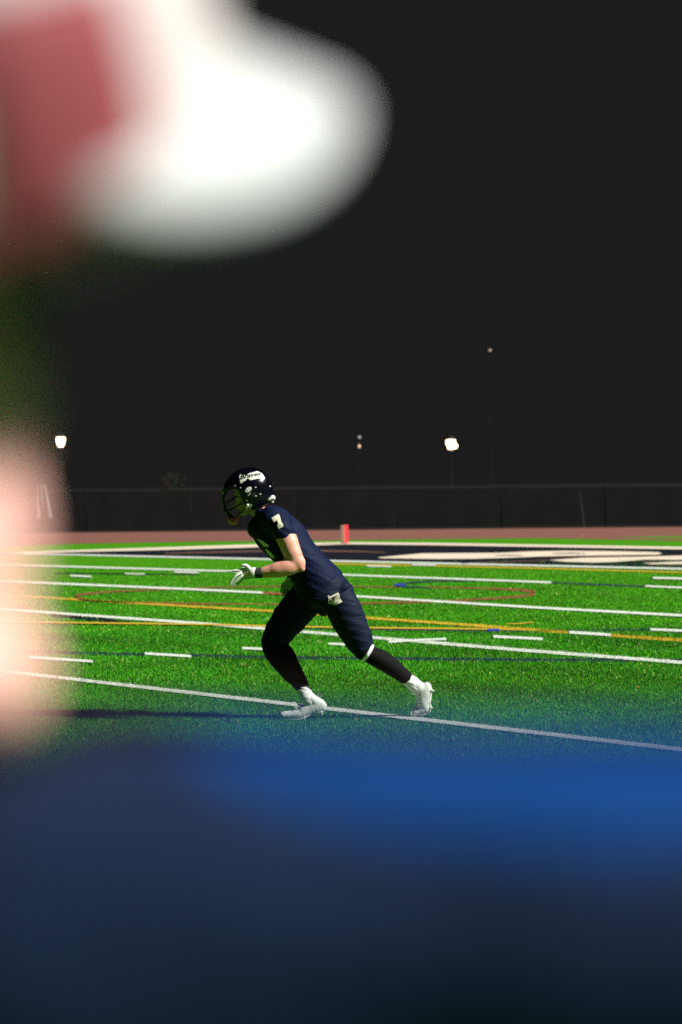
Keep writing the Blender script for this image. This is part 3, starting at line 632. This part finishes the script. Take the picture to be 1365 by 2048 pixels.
# cleats, built in a foot frame: f = towards the toe, u = away from the sole
def cleat(heel, ball, toe, upv, side, ankle, label=None, flip=1):
    t_root = None
    f1 = (ball - heel).normalized(); u = (upv - f1 * upv.dot(f1)).normalized(); s = Vector((0, 1, 0))
    f2 = (toe - ball).normalized(); u2 = (upv - f2 * upv.dot(f2)).normalized()
    L1 = (ball - heel).length
    b = MB()
    pts = [heel + u * .042, heel + f1 * L1 * .22 + u * .05, heel + f1 * L1 * .45 + u * .047, heel + f1 * L1 * .72 + u * .041, ball + (u + u2).normalized() * .034, toe - f2 * .028 + u2 * .026]
    rad = [(.045, .034), (.053, .037), (.049, .037), (.042, .041), (.036, .044), (.026, .036)]
    b.loft(pts, rad, n=20)
    b.loft([heel + u * .06 + f1 * .015, ankle], [(.040, .036), (.038, .040)], n=20)          # collar
    b.ell(heel + u * .035 - f1 * .008, (.030, .030, .036))
    b.ell(toe - f2 * .02 + u2 * .022, (.026, .032, .020), HM(f2, u2))
    me = b.melt(0.0045, 4); wrinkle(me, 0.001, 70, 2.2, (1, 0.2, 0.4))
    shoe = link('cleat', me, M['shoe'], run)
    b = MB()                                                                              # sole plate
    b.loft([heel + u * .006, heel + f1 * L1 * .45 + u * .012, ball + u * .004, toe - f2 * .022 + u2 * .008], [(.007, .028), (.007, .024), (.007, .042), (.006, .030)], n=14)
    b.build('sole', M['shoe'], shoe, True)
    for a_, sd_ in ((.05, .022), (.05, -.022), (.80, .03), (.80, -.03), (1.05, .026), (1.05, -.026)):
        q = (heel + f1 * L1 * a_ if a_ < 1 else ball + f2 * .03) + s * sd_
        n_ = u if a_ < 1 else u2
        b = MB(); b.loft([q + n_ * .004, q - n_ * .010], [.007, .004], n=8, sub=1); b.build('stud', M['decal'], shoe, True)
    # laces across the instep
    tp = [pts[2] + u * .044, pts[3] + u * .038, pts[4] + u2 * .033]
    b = MB()
    for i in range(6):
        k = i / 5; c_ = tp[0].lerp(tp[1], k * 2) if k < .5 else tp[1].lerp(tp[2], k * 2 - 1)
        b.tube([c_ + s * .020 - u * .008, c_ + u * .004, c_ - s * .020 - u * .008], .0019, n=6, sub=3)
    b.build('laces', M['lace'], shoe, True)
    b = MB(); c_ = tp[1]                                                                    # bow loops
    for dx, dy, dz in ((.075, -.02, .035), (.05, -.035, .0), (.03, .03, .02)):
        e = c_ + f1 * dx * .9 - Vector((0, .03, 0)) * (1 if dy < 0 else -1) + u * dz
        b.tube([c_, c_.lerp(e, .55) + u * .014, e, c_.lerp(e, .5) - u * .004, c_ + f1 * .004], .0024, n=6, sub=5)
    b.build('lace_bow', M['lace'], shoe, True)
    b = MB(); h0 = heel + u * .088 - f1 * .006                                               # heel pull tab
    b.tube([h0, h0 + u * .022 - f1 * .018, h0 + u * .036 - f1 * .012, h0 + u * .026 + f1 * .0, h0 + f1 * .002], .0045, n=6, sub=4)
    b.build('heel_tab', M['shoe'], shoe, True)
    return shoe
cleat(P(646, 1424.5, .0), P(600, 1439.5, 0), P(557.5, 1439, 0), Vector((-.25, 0, 1)), 1, P(622, 1398, 0))
cleat(P(865, 1379, .018), P(860.5, 1424, .03), P(826, 1437, .03), Vector((-1, 0, .15)), 1, P(836, 1372, .014))

# gloves
def hand(name, wrist, palm_end, across, fingers, thumb, mt, parent, th=.015):
    """palm from wrist to palm_end, knuckles spread along `across`; fingers = list of joint lists"""
    b = MB(); d = (palm_end - wrist).normalized()
    b.loft([wrist - d * .018, wrist, wrist.lerp(palm_end, .5), palm_end], [(.030, .026), (.030, .022), (.040, .018), (.040, .014)], ref=d.cross(across), n=16)
    for js, r in fingers: b.loft([palm_end.lerp(js[0], .85)] + js, [r] * 1 + [r * (1 - .12 * i) for i in range(len(js))], n=10, sub=3)
    b.loft(thumb[0], thumb[1], n=10, sub=3)
    return link(name, b.melt(0.0032, 3), mt, parent)
L = -.22
w0 = P(506, 1146, L); pe = P(485, 1147, L)
fi = [([P(484, 1140.5, L - .015), P(472, 1141, L - .02), P(464, 1142.3, L - .02), P(456.5, 1143.5, L - .02)], .0100),
      ([P(482, 1146, L - .02), P(473, 1151, L - .03), P(465, 1160, L - .03), P(461, 1168, L - .028)], .0102),
      ([P(483, 1152, L - .01), P(474, 1160, L - .012), P(466, 1167, L - .01), P(461, 1172, L - .008)], .0098),
      ([P(486, 1156, L + .01), P(481, 1164, L + .01), P(474, 1169, L + .008), P(468, 1171, L + .008)], .0088)]
thb = ([P(501, 1141, L), P(496, 1134, L - .02), P(490, 1130.6, L - .025), P(484.5, 1131.5, L - .025)], [.016, .0135, .0115, .0095])
gl = hand('glove', w0, pe, Vector((0, 0, 1)), fi, thb, M['glove'], run)
b = MB(); b.loft([P(509, 1145.8, -.222), P(506, 1146.2, -.221)], [(11.5 * K, .033), (11.8 * K, .034)], n=20, sub=1); b.build('glove_cuff', M['glove'], gl, True)
for z_ in (1138, 1143.5, 1149): pass
b = MB(); LF(b, [(523, 1145.4, -.226, 10.8, .033), (515, 1145.8, -.224, 10.6, .032), (508, 1146, -.222, 10.6, .031)], n=20, sub=2)
link('wristband', b.melt(0.004, 1), M['charcoal'], run)
w1 = P(580, 1163, .195); pe2 = P(573, 1178, .18); L = .18
fi = [([P(566, 1174, L), P(563.5, 1179, L), P(562.5, 1184, L)], .0100), ([P(569, 1180, L - .012), P(567, 1187, L - .015), P(566, 1191, L - .01)], .0100),
      ([P(574, 1183, L - .012), P(573, 1190, L - .015), P(573, 1196, L - .01)], .0100), ([P(579, 1182, L), P(578.5, 1188, L - .01), P(577.5, 1193, L - .01)], .009)]
thb = ([P(583, 1166, L), P(586, 1171, L - .02), P(585.5, 1177, L - .03), P(583, 1181, L - .03)], [.015, .0125, .011, .0095])
hand('glove', w1, pe2, Vector((1, 0, .3)), fi, thb, M['glove'], run)

# helmet
shell = MB()
def shell_pt(f, s, u): return hc + HR @ Vector((f, s, u))
RX, RY, RZ = .152, .118, .133
nu, nv = 48, 36; vs, idx, fs = [], {}, []
def keep(f, s, u):        # cut away the face opening and the neck
    if f > .060 and -.200 < u < .046 and True:
        return False
    if f > .030 + .0 * u and u < -.088: return False
    return u > -.126
for i in range(nv + 1):
    t_ = math.pi * i / nv
    for j in range(nu):
        a = 2 * math.pi * j / nu
        f = RX * math.sin(t_) * math.cos(a); s_ = RY * math.sin(t_) * math.sin(a); u = RZ * math.cos(t_)
        if u < 0: # sides drop almost straight to the jaw
            k = min(1, -u / RZ); rr = (1 - k ** 4) ** .25 / max(1e-3, math.sqrt(max(1e-6, 1 - k * k))) if k < .999 else 1
            rr = min(rr, 1.55); f *= rr * (1 - .10 * k); s_ *= rr * (1 - .16 * k); u *= 1.12
        idx[(i, j)] = len(vs); vs.append((f, s_, u))
for i in range(nv):
    for j in range(nu):
        q = [idx[(i, j)], idx[(i + 1, j)], idx[(i + 1, (j + 1) % nu)], idx[(i, (j + 1) % nu)]]
        c_ = sum((Vector(vs[k]) for k in q), Vector()) / 4
        if keep(*c_): fs.append(tuple(q))
vs = [shell_pt(*v) for v in vs]
me = mesh(vs, fs); bm = bmesh.new(); bm.from_mesh(me); bmesh.ops.remove_doubles(bm, verts=bm.verts, dist=.0005)
bmesh.ops.delete(bm, geom=[v for v in bm.verts if not v.link_faces], context='VERTS')
for _ in range(3):
    bd = [v for v in bm.verts if v.is_boundary]; new = {}
    for v in bd:
        nb = [e.other_vert(v).co for e in v.link_edges if e.is_boundary]
        if len(nb) == 2: new[v] = v.co * .4 + (nb[0] + nb[1]) * .3
    for v, c_ in new.items(): v.co = c_
bmesh.ops.recalc_face_normals(bm, faces=bm.faces); bm.to_mesh(me); bm.free()
helmet = link('helmet', me, M['helmet'], run)
md = helmet.modifiers.new('t', 'SOLIDIFY'); md.thickness = .006; md.offset = -1
md = helmet.modifiers.new('s', 'SUBSURF'); md.levels = 1; md.render_levels = 1
def hp(f, s, u): return shell_pt(f, s, u)
# raised centre ridges and back bumper
for s_ in (-.03, .03):
    b = MB(); b.tube([hp(RX * 1.0 * math.cos(a), s_, RZ * 1.0 * math.sin(a)) for a in [R(x) for x in (28, 50, 75, 100, 125, 150)]], .0055, n=8); b.build('ridge', M['helmet'], helmet, True)
b = MB(); b.tube([hp(RX * .93 * math.cos(R(a)), RY * 1.0 * math.sin(R(a)), .052) for a in (-62, -40, -20, 0, 20, 40, 62)], .0125, n=8, sub=4); b.build('front_bumper', M['black_rubber'], helmet, True)
b = MB(); b.box(hp(RX * .93 + .010, -.020, .050), (.004, .045, .013), HR); b.box(hp(RX * .93 + .004, -.040, .047), (.016, .012, .018), HR); b.build('bumper_label', M['decal'], helmet)
# face mask: bars in front of the face
def bar(pts, r=.0052): bb = MB(); bb.tube([hp(*p) for p in pts], r, n=8, sub=5); return bb
g_ = empty  # (short alias unused further)
bars = [[(.070, -.118, -.010), (.120, -.105, -.018), (.168, -.055, -.028), (.180, 0, -.030), (.168, .055, -.028), (.120, .105, -.018), (.070, .118, -.010)],
        [(.060, -.116, -.062), (.115, -.100, -.068), (.168, -.055, -.074), (.182, 0, -.076), (.168, .055, -.074), (.115, .100, -.068), (.060, .116, -.062)],
        [(.052, -.112, -.100), (.105, -.094, -.118), (.150, -.050, -.124), (.164, 0, -.126), (.150, .050, -.124), (.105, .094, -.118), (.052, .112, -.100)],
        [(.118, -.062, .050), (.160, -.054, .015), (.172, -.050, -.030), (.172, -.050, -.075), (.150, -.048, -.124)],
        [(.118, .062, .050), (.160, .054, .015), (.172, .050, -.030), (.172, .050, -.075), (.150, .048, -.124)],
        [(.175, 0, -.028), (.184, 0, -.055), (.182, 0, -.077), (.164, 0, -.126)]]
for k_ in bars: bar(k_).build('face_mask_bar', M['mask'], helmet, True)
# clips, ear hole, round stickers, bolts
def stick(px, py, rx, ry, ang, mt, name, off=.004):
    """small disc lying on the wearer's left side of the shell"""
    T = bvh_of(helmet); pts = []
    for k in range(20):
        a = 2 * math.pi * k / 20; x, y = rx * math.cos(a), ry * math.sin(a)
        pts.append((px + x * math.cos(ang) - y * math.sin(ang), py + x * math.sin(ang) + y * math.cos(ang)))
    return drape(name, [pts], helmet, mt, helmet, off=off)
stick(497.5, 979.2, 7.4, 4.6, R(-38), M['decal'], 'sticker')
stick(498.4, 1012.4, 6.2, 4.8, R(-25), M['decal'], 'jaw_clip')
stick(508, 990, 4.5, 5.2, 0, M['black_rubber'], 'ear_hole', off=.002)
for px_, py_ in ((481.8, 975.4), (500.4, 987), (497.6, 990.2), (512.6, 991.8), (521.5, 988.2), (544 - 3, 972.5), (494, 1001), (512, 974.5)):
    stick(px_, py_, 1.5, 1.3, 0, M['decal'], 'bolt', off=.004)
# logo with script lettering
c1 = lambda x, y: (435 + x / 10.5, 925 + y / 10.5)
plate = [(458, 290), (480, 250), (540, 238), (575, 262), (620, 262), (660, 228), (760, 200), (845, 180), (900, 205), (940, 225), (1000, 315), (1000, 345), (960, 368), (905, 350), (885, 330), (700, 372), (665, 345), (630, 335), (590, 385), (540, 405), (515, 440), (480, 430), (478, 380), (468, 330)]
drape('logo', [[c1(*p) for p in plate]], helmet, M['decal'], helmet, off=.004)
tc = bpy.data.curves.new('word', 'FONT'); tc.body = 'Braves'; tc.size = 1; tc.shear = 0.25; tc.offset = 0.022; tc.resolution_u = 2
to = bpy.data.objects.new('word', tc); C.objects.link(to); dg = bpy.context.evaluated_depsgraph_get(); dg.update()
tm = bpy.data.meshes.new_from_object(to.evaluated_get(dg)); bpy.data.objects.remove(to)
xsv = [v.co.x for v in tm.vertices]; x0_, x1_ = min(xsv), max(xsv)
T = bvh_of(helmet); vv = []
for v in tm.vertices:
    u_ = (v.co.x - x0_) / (x1_ - x0_); k_ = 1.25 - .45 * u_
    X_ = 478 + u_ * 440; Y_ = 350 - u_ * 92 - v.co.y * 118 * k_
    d = ray(*c1(X_, Y_)).normalized(); h = T.ray_cast(CP, d); vv.append(h[0] - d * .0062)
link('lettering', mesh(vv, [tuple(p.vertices) for p in tm.polygons]), M['black_rubber'], helmet, False)
# chin strap and mouthguard
b = MB(); b.tube([hp(.035, -.114, -.085), hp(.065, -.085, -.105), hp(.098, -.035, -.118), hp(.103, 0, -.120), hp(.098, .035, -.118), hp(.065, .085, -.105), hp(.035, .114, -.085)], .0075, n=8); b.build('chin_strap', M['white_cloth'], helmet, True)
b = MB(); b.loft([P(473, 1029, -.03), P(474.5, 1038, -.035), P(470, 1045.5, -.035), P(462.5, 1043.5, -.035), P(458.5, 1038, -.035), P(461.5, 1036.5, -.03)], [.009, .012, .014, .013, .010, .006], n=12); b.build('mouthguard', M['pink_rubber'], helmet, True)
# collar showing at the nape
b = MB(); b.loft([P(535, 1001, -.05), P(545, 996, -.04)], [(2.0 * K, .03), (6 * K, .035)], n=14)
b.loft([P(546, 992, -.03), P(546, 1003, -.02)], [(1.2 * K, .03), (2 * K, .035)], n=14)
link('neck_roll', b.melt(0.004, 2), M['white_cloth'], run)

# ================================================================== FOREGROUND ONLOOKER (far out of focus)
oc = Vector((-.19, .60, 0))
man = empty('person', oc, 'blurred onlooker close to the camera in white cap with red emblem and blue jacket', 'person')
hcn = Vector((-.181, .595, 1.489))
pt = R(-13)
f_ = Vector((math.cos(pt), -.18, -math.sin(pt))); u_ = Vector((math.sin(pt), -.10, math.cos(pt)))
OR = HM(f_, u_)
b = MB()
TX = -.185
b.loft([(TX, .61, 1.36), (TX, .615, 1.28), (TX, .62, 1.12), (TX, .62, .98), (TX, .62, .86)], [(.10, .08), (.18, .105), (.165, .11), (.15, .10), (.155, .11)], ref=(0, 1, 0), n=24)
armR = [(TX + .17, .60, 1.333), (TX + .27, .60, 1.343), (TX + .39, .60, 1.345), (TX + .50, .60, 1.345)]
b.loft(armR, [.052, .047, .042, .038]); b.loft([(TX + .50, .60, 1.36), (TX + .52, .72, 1.40), (TX + .50, .83, 1.44)], [.038, .036, .026])
armL = [(TX - .17, .61, 1.335), (TX - .24, .62, 1.2), (TX - .28, .62, 1.06)]
b.loft(armL, [.052, .045, .040]); b.loft([(TX - .28, .62, 1.06), (TX - .26, .68, .93), (TX - .24, .74, .82)], [.038, .036, .026])
for s_ in (-1, 1): b.loft([(TX + s_ * .085, .62, .88), (TX + s_ * .10, .62, .48), (TX + s_ * .105, .63, .08)], [.082, .055, .038]); 
for s_ in (-1, 1): b.loft([(TX + s_ * .105, .60, .05), (TX + s_ * .11, .74, .035)], [.036, .034])
def spin(v): q = Matrix.Rotation(R(-23), 3, 'Z') @ (Vector(v) - Vector((TX, .615, 0))); return q + Vector((TX, .615, 0))
b.v = [spin(v) for v in b.v]
head_blobs(b, hcn, OR, 1.0, .5)
b.loft([hcn + OR @ Vector((-.035, 0, -.04)), Vector((-.195, .59, 1.40)), Vector((-.20, .60, 1.33))], [(.058, .058), (.060, .060), (.075, .09)], ref=(0, 1, 0))
mb = link('body', b.melt(0.007, 4), mat('pale_skin', (0.84, 0.45, 0.39), 0.55, 0.3, noise=(30, 0.5, (0.8, 0.44, 0.34)), bump=(25, 0.15, 0.01), sss=0.12), man); eyes(hcn, OR, mb)
def small_hand(wr, dirv, parent):
    b = MB(); d = dirv.normalized(); s = d.cross(Vector((0, 0, 1))).normalized(); n_ = s.cross(d)
    b.loft([wr, wr + d * .05, wr + d * .09], [(.028, .018), (.038, .015), (.038, .012)], ref=n_, n=14)
    for i, (l_, r_) in enumerate(((.068, .009), (.076, .0095), (.070, .009), (.055, .008))):
        q = wr + d * .085 + s * (-.03 + .02 * i)
        b.loft([q, q + d * l_ * .45 - n_ * .004, q + d * l_ * .8 - n_ * .014, q + d * l_ - n_ * .024], [r_, r_ * .95, r_ * .9, r_ * .8], n=8)
    b.loft([wr + d * .02 - s * .025, wr + d * .05 - s * .05, wr + d * .08 - s * .058], [.013, .011, .009], n=8)
    link('hand', b.melt(0.004, 2), M['skin'], parent)
small_hand(spin((TX + .50, .83, 1.44)), Vector((.3, .9, .4)), man); small_hand(spin((TX - .24, .74, .82)), Vector((.2, .3, -1)), man)
# jacket
b = MB()
b.loft([(TX - .01, .60, 1.375), (TX, .61, 1.34), (TX, .615, 1.26), (TX, .62, 1.12), (TX, .62, .98), (TX, .62, .84)], [(.075, .06), (.125, .08), (.19, .095), (.18, .10), (.17, .11), (.185, .13)], ref=(0, 1, 0), n=28)
b.ell((TX + .16, .60, 1.325), (.075, .07, .066)); b.ell((TX - .18, .61, 1.315), (.075, .08, .07)); b.ell((TX + .08, .60, 1.338), (.11, .075, .055), Matrix.Rotation(R(4), 3, 'Y'))
b.ell((TX - .08, .605, 1.345), (.10, .085, .05), Matrix.Rotation(R(-12), 3, 'Y'))
b.loft([(TX + .15, .60, 1.338), (TX + .27, .60, 1.344), (TX + .39, .60, 1.344), (TX + .50, .60, 1.343)], [.068, .065, .061, .056])
b.loft([(TX + .50, .60, 1.36), (TX + .52, .72, 1.40), (TX + .505, .81, 1.435)], [.052, .048, .040])
b.loft([(TX - .17, .61, 1.325), (TX - .25, .62, 1.2), (TX - .285, .62, 1.06)], [.072, .064, .057]); b.loft([(TX - .285, .62, 1.06), (TX - .265, .68, .94), (TX - .245, .735, .835)], [.056, .052, .042])
b.v = [spin(v) for v in b.v]
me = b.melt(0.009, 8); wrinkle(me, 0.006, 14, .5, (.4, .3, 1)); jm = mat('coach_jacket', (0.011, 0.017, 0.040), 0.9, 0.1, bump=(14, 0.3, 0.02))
nt = jm.node_tree; N = nt.nodes; LK = nt.links     # navy turned bright blue around the shoulder ridge, painting its lit patch
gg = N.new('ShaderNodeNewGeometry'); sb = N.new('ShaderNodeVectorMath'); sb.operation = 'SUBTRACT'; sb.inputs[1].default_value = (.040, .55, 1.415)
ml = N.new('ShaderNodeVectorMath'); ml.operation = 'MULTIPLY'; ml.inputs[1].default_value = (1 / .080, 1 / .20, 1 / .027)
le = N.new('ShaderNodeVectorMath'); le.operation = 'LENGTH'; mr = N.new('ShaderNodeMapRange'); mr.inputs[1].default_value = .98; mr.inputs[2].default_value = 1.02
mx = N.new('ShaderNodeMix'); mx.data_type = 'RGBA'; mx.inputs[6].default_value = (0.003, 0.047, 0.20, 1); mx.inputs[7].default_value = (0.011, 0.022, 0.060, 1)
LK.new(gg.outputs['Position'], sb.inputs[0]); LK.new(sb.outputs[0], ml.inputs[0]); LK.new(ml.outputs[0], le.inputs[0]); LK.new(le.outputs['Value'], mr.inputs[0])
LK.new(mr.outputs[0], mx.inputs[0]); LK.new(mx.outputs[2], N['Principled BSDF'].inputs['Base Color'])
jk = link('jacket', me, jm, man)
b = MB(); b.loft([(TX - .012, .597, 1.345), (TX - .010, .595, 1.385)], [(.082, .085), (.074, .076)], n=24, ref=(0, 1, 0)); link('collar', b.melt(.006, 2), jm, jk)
T = bvh_of(jk); pts = []
def drop(x_, y_, dz=0):
    h = T.ray_cast(Vector((x_, y_, 1.6)), Vector((0, 0, -1))); return h[0] + Vector((0, 0, dz)) if h[0] is not None else None
for x_, y_ in ((.048, .500), (.058, .496), (.070, .490), (.085, .482), (.105, .470), (.13, .455)):
    h = drop(x_, y_)
    if h is not None: pts.append(h)
if len(pts) > 2: b = MB(); b.loft(pts, [.0009] * len(pts), n=8); b.build('piping', M['white_trim'], jk, True)
# added dark tube along shoulder and sleeve top, imitating the dark blur fringe
pts = []
for i in range(30):
    x_ = -.13 + .37 * i / 29; best = None
    for k in range(40):
        h = drop(x_, .36 + .30 * k / 39)
        if h is not None and (best is None or h.z > best.z): best = h
    if best is not None: pts.append(best)
b = MB(); b.loft(pts[::2], [(.005, .005)] * len(pts[::2]), ref=(0, 1, 0), n=10, sub=3); b.build('shoulder_dark_fringe', mat('dark_fringe', (0.022, 0.014, 0.014), 0.9, 0.05), jk, True)
# trousers and shoes
b = MB(); b.loft([(TX, .62, .93), (TX, .62, .80)], [(.175, .12), (.185, .13)], ref=(0, 1, 0), n=24)
for s_ in (-1, 1): b.loft([(TX + s_ * .09, .62, .84), (TX + s_ * .105, .62, .48), (TX + s_ * .11, .63, .09)], [.10, .075, .062])
b.v = [spin(v) for v in b.v]
me = b.melt(.009, 5); wrinkle(me, .006, 12, 4, (.3, .2, 1)); link('trousers', me, M['dark_trousers'], man)
for s_ in (-1, 1):
    b = MB(); x_ = TX + s_ * .11; b.loft([(x_, .58, .045), (x_, .64, .055), (x_, .74, .04), (x_, .82, .03)], [(.040, .042), (.043, .050), (.047, .036), (.042, .026)], ref=(0, 0, 1)); b.v = [spin(v) for v in b.v]; sh = link('shoe', b.melt(.005, 3), M['black_rubber'], man)
    b = MB(); b.loft([(x_, .57, .010), (x_, .66, .010), (x_, .76, .010), (x_, .83, .012)], [(.038, .010), (.036, .010), (.047, .010), (.036, .009)], ref=(0, 0, 1)); b.v = [spin(v) for v in b.v]; b.build('sole', M['white_cloth'], sh, True)
# hair and cap
b = MB(); b.ell(hcn + OR @ Vector((-.035, 0, .01)), (.082, .082, .078), OR); b.ell(hcn + OR @ Vector((-.055, 0, -.03)), (.05, .066, .05), OR)
b.ell(hcn + OR @ Vector((.052, 0, .052)), (.045, .068, .034), OR)  # forehead hair and locks below added to darken the face under the brim
for s_ in (-1, 1): b.loft([hcn + OR @ Vector(p_) for p_ in ((.075, s_ * .03, .045), (.082, s_ * .046, .018), (.074, s_ * .056, -.012), (.058, s_ * .064, -.040))], [.020, .023, .021, .010], n=12)
b.loft([hcn + OR @ Vector(p_) for p_ in ((.070, -.03, .050), (.092, -.012, .030), (.094, .012, .030), (.070, .03, .050))], [.014, .013, .013, .014], n=12)
link('hair', b.melt(.006, 2), M['hair'], man)
CR = HM(Vector((.96, -.22, -.19)), Vector((.17, -.64, 1))); cc = Vector((-.136, .592, 1.560))     # cap pulled down, tipped to one side
def cp(f, s, u): return cc + CR @ Vector((f, s, u))
vs, fs = [], []; nu_, nv_ = 40, 12
for i in range(nv_ + 1):
    t_ = R(99) * i / nv_
    for j in range(nu_):
        a = 2 * math.pi * j / nu_
        rr = math.sin(t_) ** .5; vs.append(cp(-.006 + .112 * rr * math.cos(a), .091 * rr * math.sin(a), .000 + .080 * (math.cos(t_))))
for i in range(nv_):
    for j in range(nu_): fs.append((i * nu_ + j, (i + 1) * nu_ + j, (i + 1) * nu_ + (j + 1) % nu_, i * nu_ + (j + 1) % nu_))
me = mesh(vs, fs); bm = bmesh.new(); bm.from_mesh(me); bmesh.ops.remove_doubles(bm, verts=bm.verts, dist=.0005); bmesh.ops.recalc_face_normals(bm, faces=bm.faces); bm.to_mesh(me); bm.free()
cap = link('cap', me, mat('crown_cloth', (0.50, 0.45, 0.43), 0.85, 0.2, bump=(300, 0.2, 0.002)), man); md = cap.modifiers.new('t', 'SOLIDIFY'); md.thickness = .003; md.offset = 1
vs, fs = [], []; na, nr = 24, 8
for i in range(nr + 1):
    for j in range(na + 1):
        a = R(-26 + 66 * j / na); k = i / nr
        ext = .034 * max(0, 1 - abs((a - R(7)) / R(33.01)) ** 4) ** .5
        f = -.006 + .112 * math.cos(a) + ext * k; s_ = .091 * math.sin(a) * (1 + .12 * k)
        u = .004 - .20 * s_ * s_ / .091 * (0.15 + k * .85) - .008 * k * ext / .078
        vs.append(cp(f, s_, u))
for i in range(nr):
    for j in range(na): k = i * (na + 1) + j; fs.append((k, k + 1, k + na + 2, k + na + 1))
me = mesh(vs, fs); brim = link('brim', me, M['cap_white'], cap); md = brim.modifiers.new('t', 'SOLIDIFY'); md.thickness = .004
b = MB(); b.ell(cp(-.006, 0, .082), (.007, .007, .004), CR); b.build('cap_button', M['cap_white'], cap, True)
# red emblem on the right front of the crown (two upright bars joined by a bow)
def crown_pt(a, t_): rr = math.sin(t_) ** .5; return cp(-.006 + .114 * rr * math.cos(a), .093 * rr * math.sin(a), .082 * math.cos(t_))
EMB = []
for (a0, a1, t0, t1) in ((-60, -51, 60, 94), (-51, -42, 60, 67), (-51, -42, 88, 95), (-42, -14, 53, 97)):
    n1, n2 = 6, 6; vs, fs = [], []
    for i in range(n1 + 1):
        for j in range(n2 + 1): vs.append(crown_pt(R(a0 + (a1 - a0) * i / n1), R(t0 + (t1 - t0) * j / n2)) )
    for i in range(n1):
        for j in range(n2): k = i * (n2 + 1) + j; fs.append((k, k + 1, k + n2 + 2, k + n2 + 1))
    EMB.append((vs, fs))
b = MB()
for v_, f__ in EMB: b.add(v_, f__)
em = b.build('emblem', M['cap_red'], cap, True); md = em.modifiers.new('t', 'SOLIDIFY'); md.thickness = .004; md.offset = 0
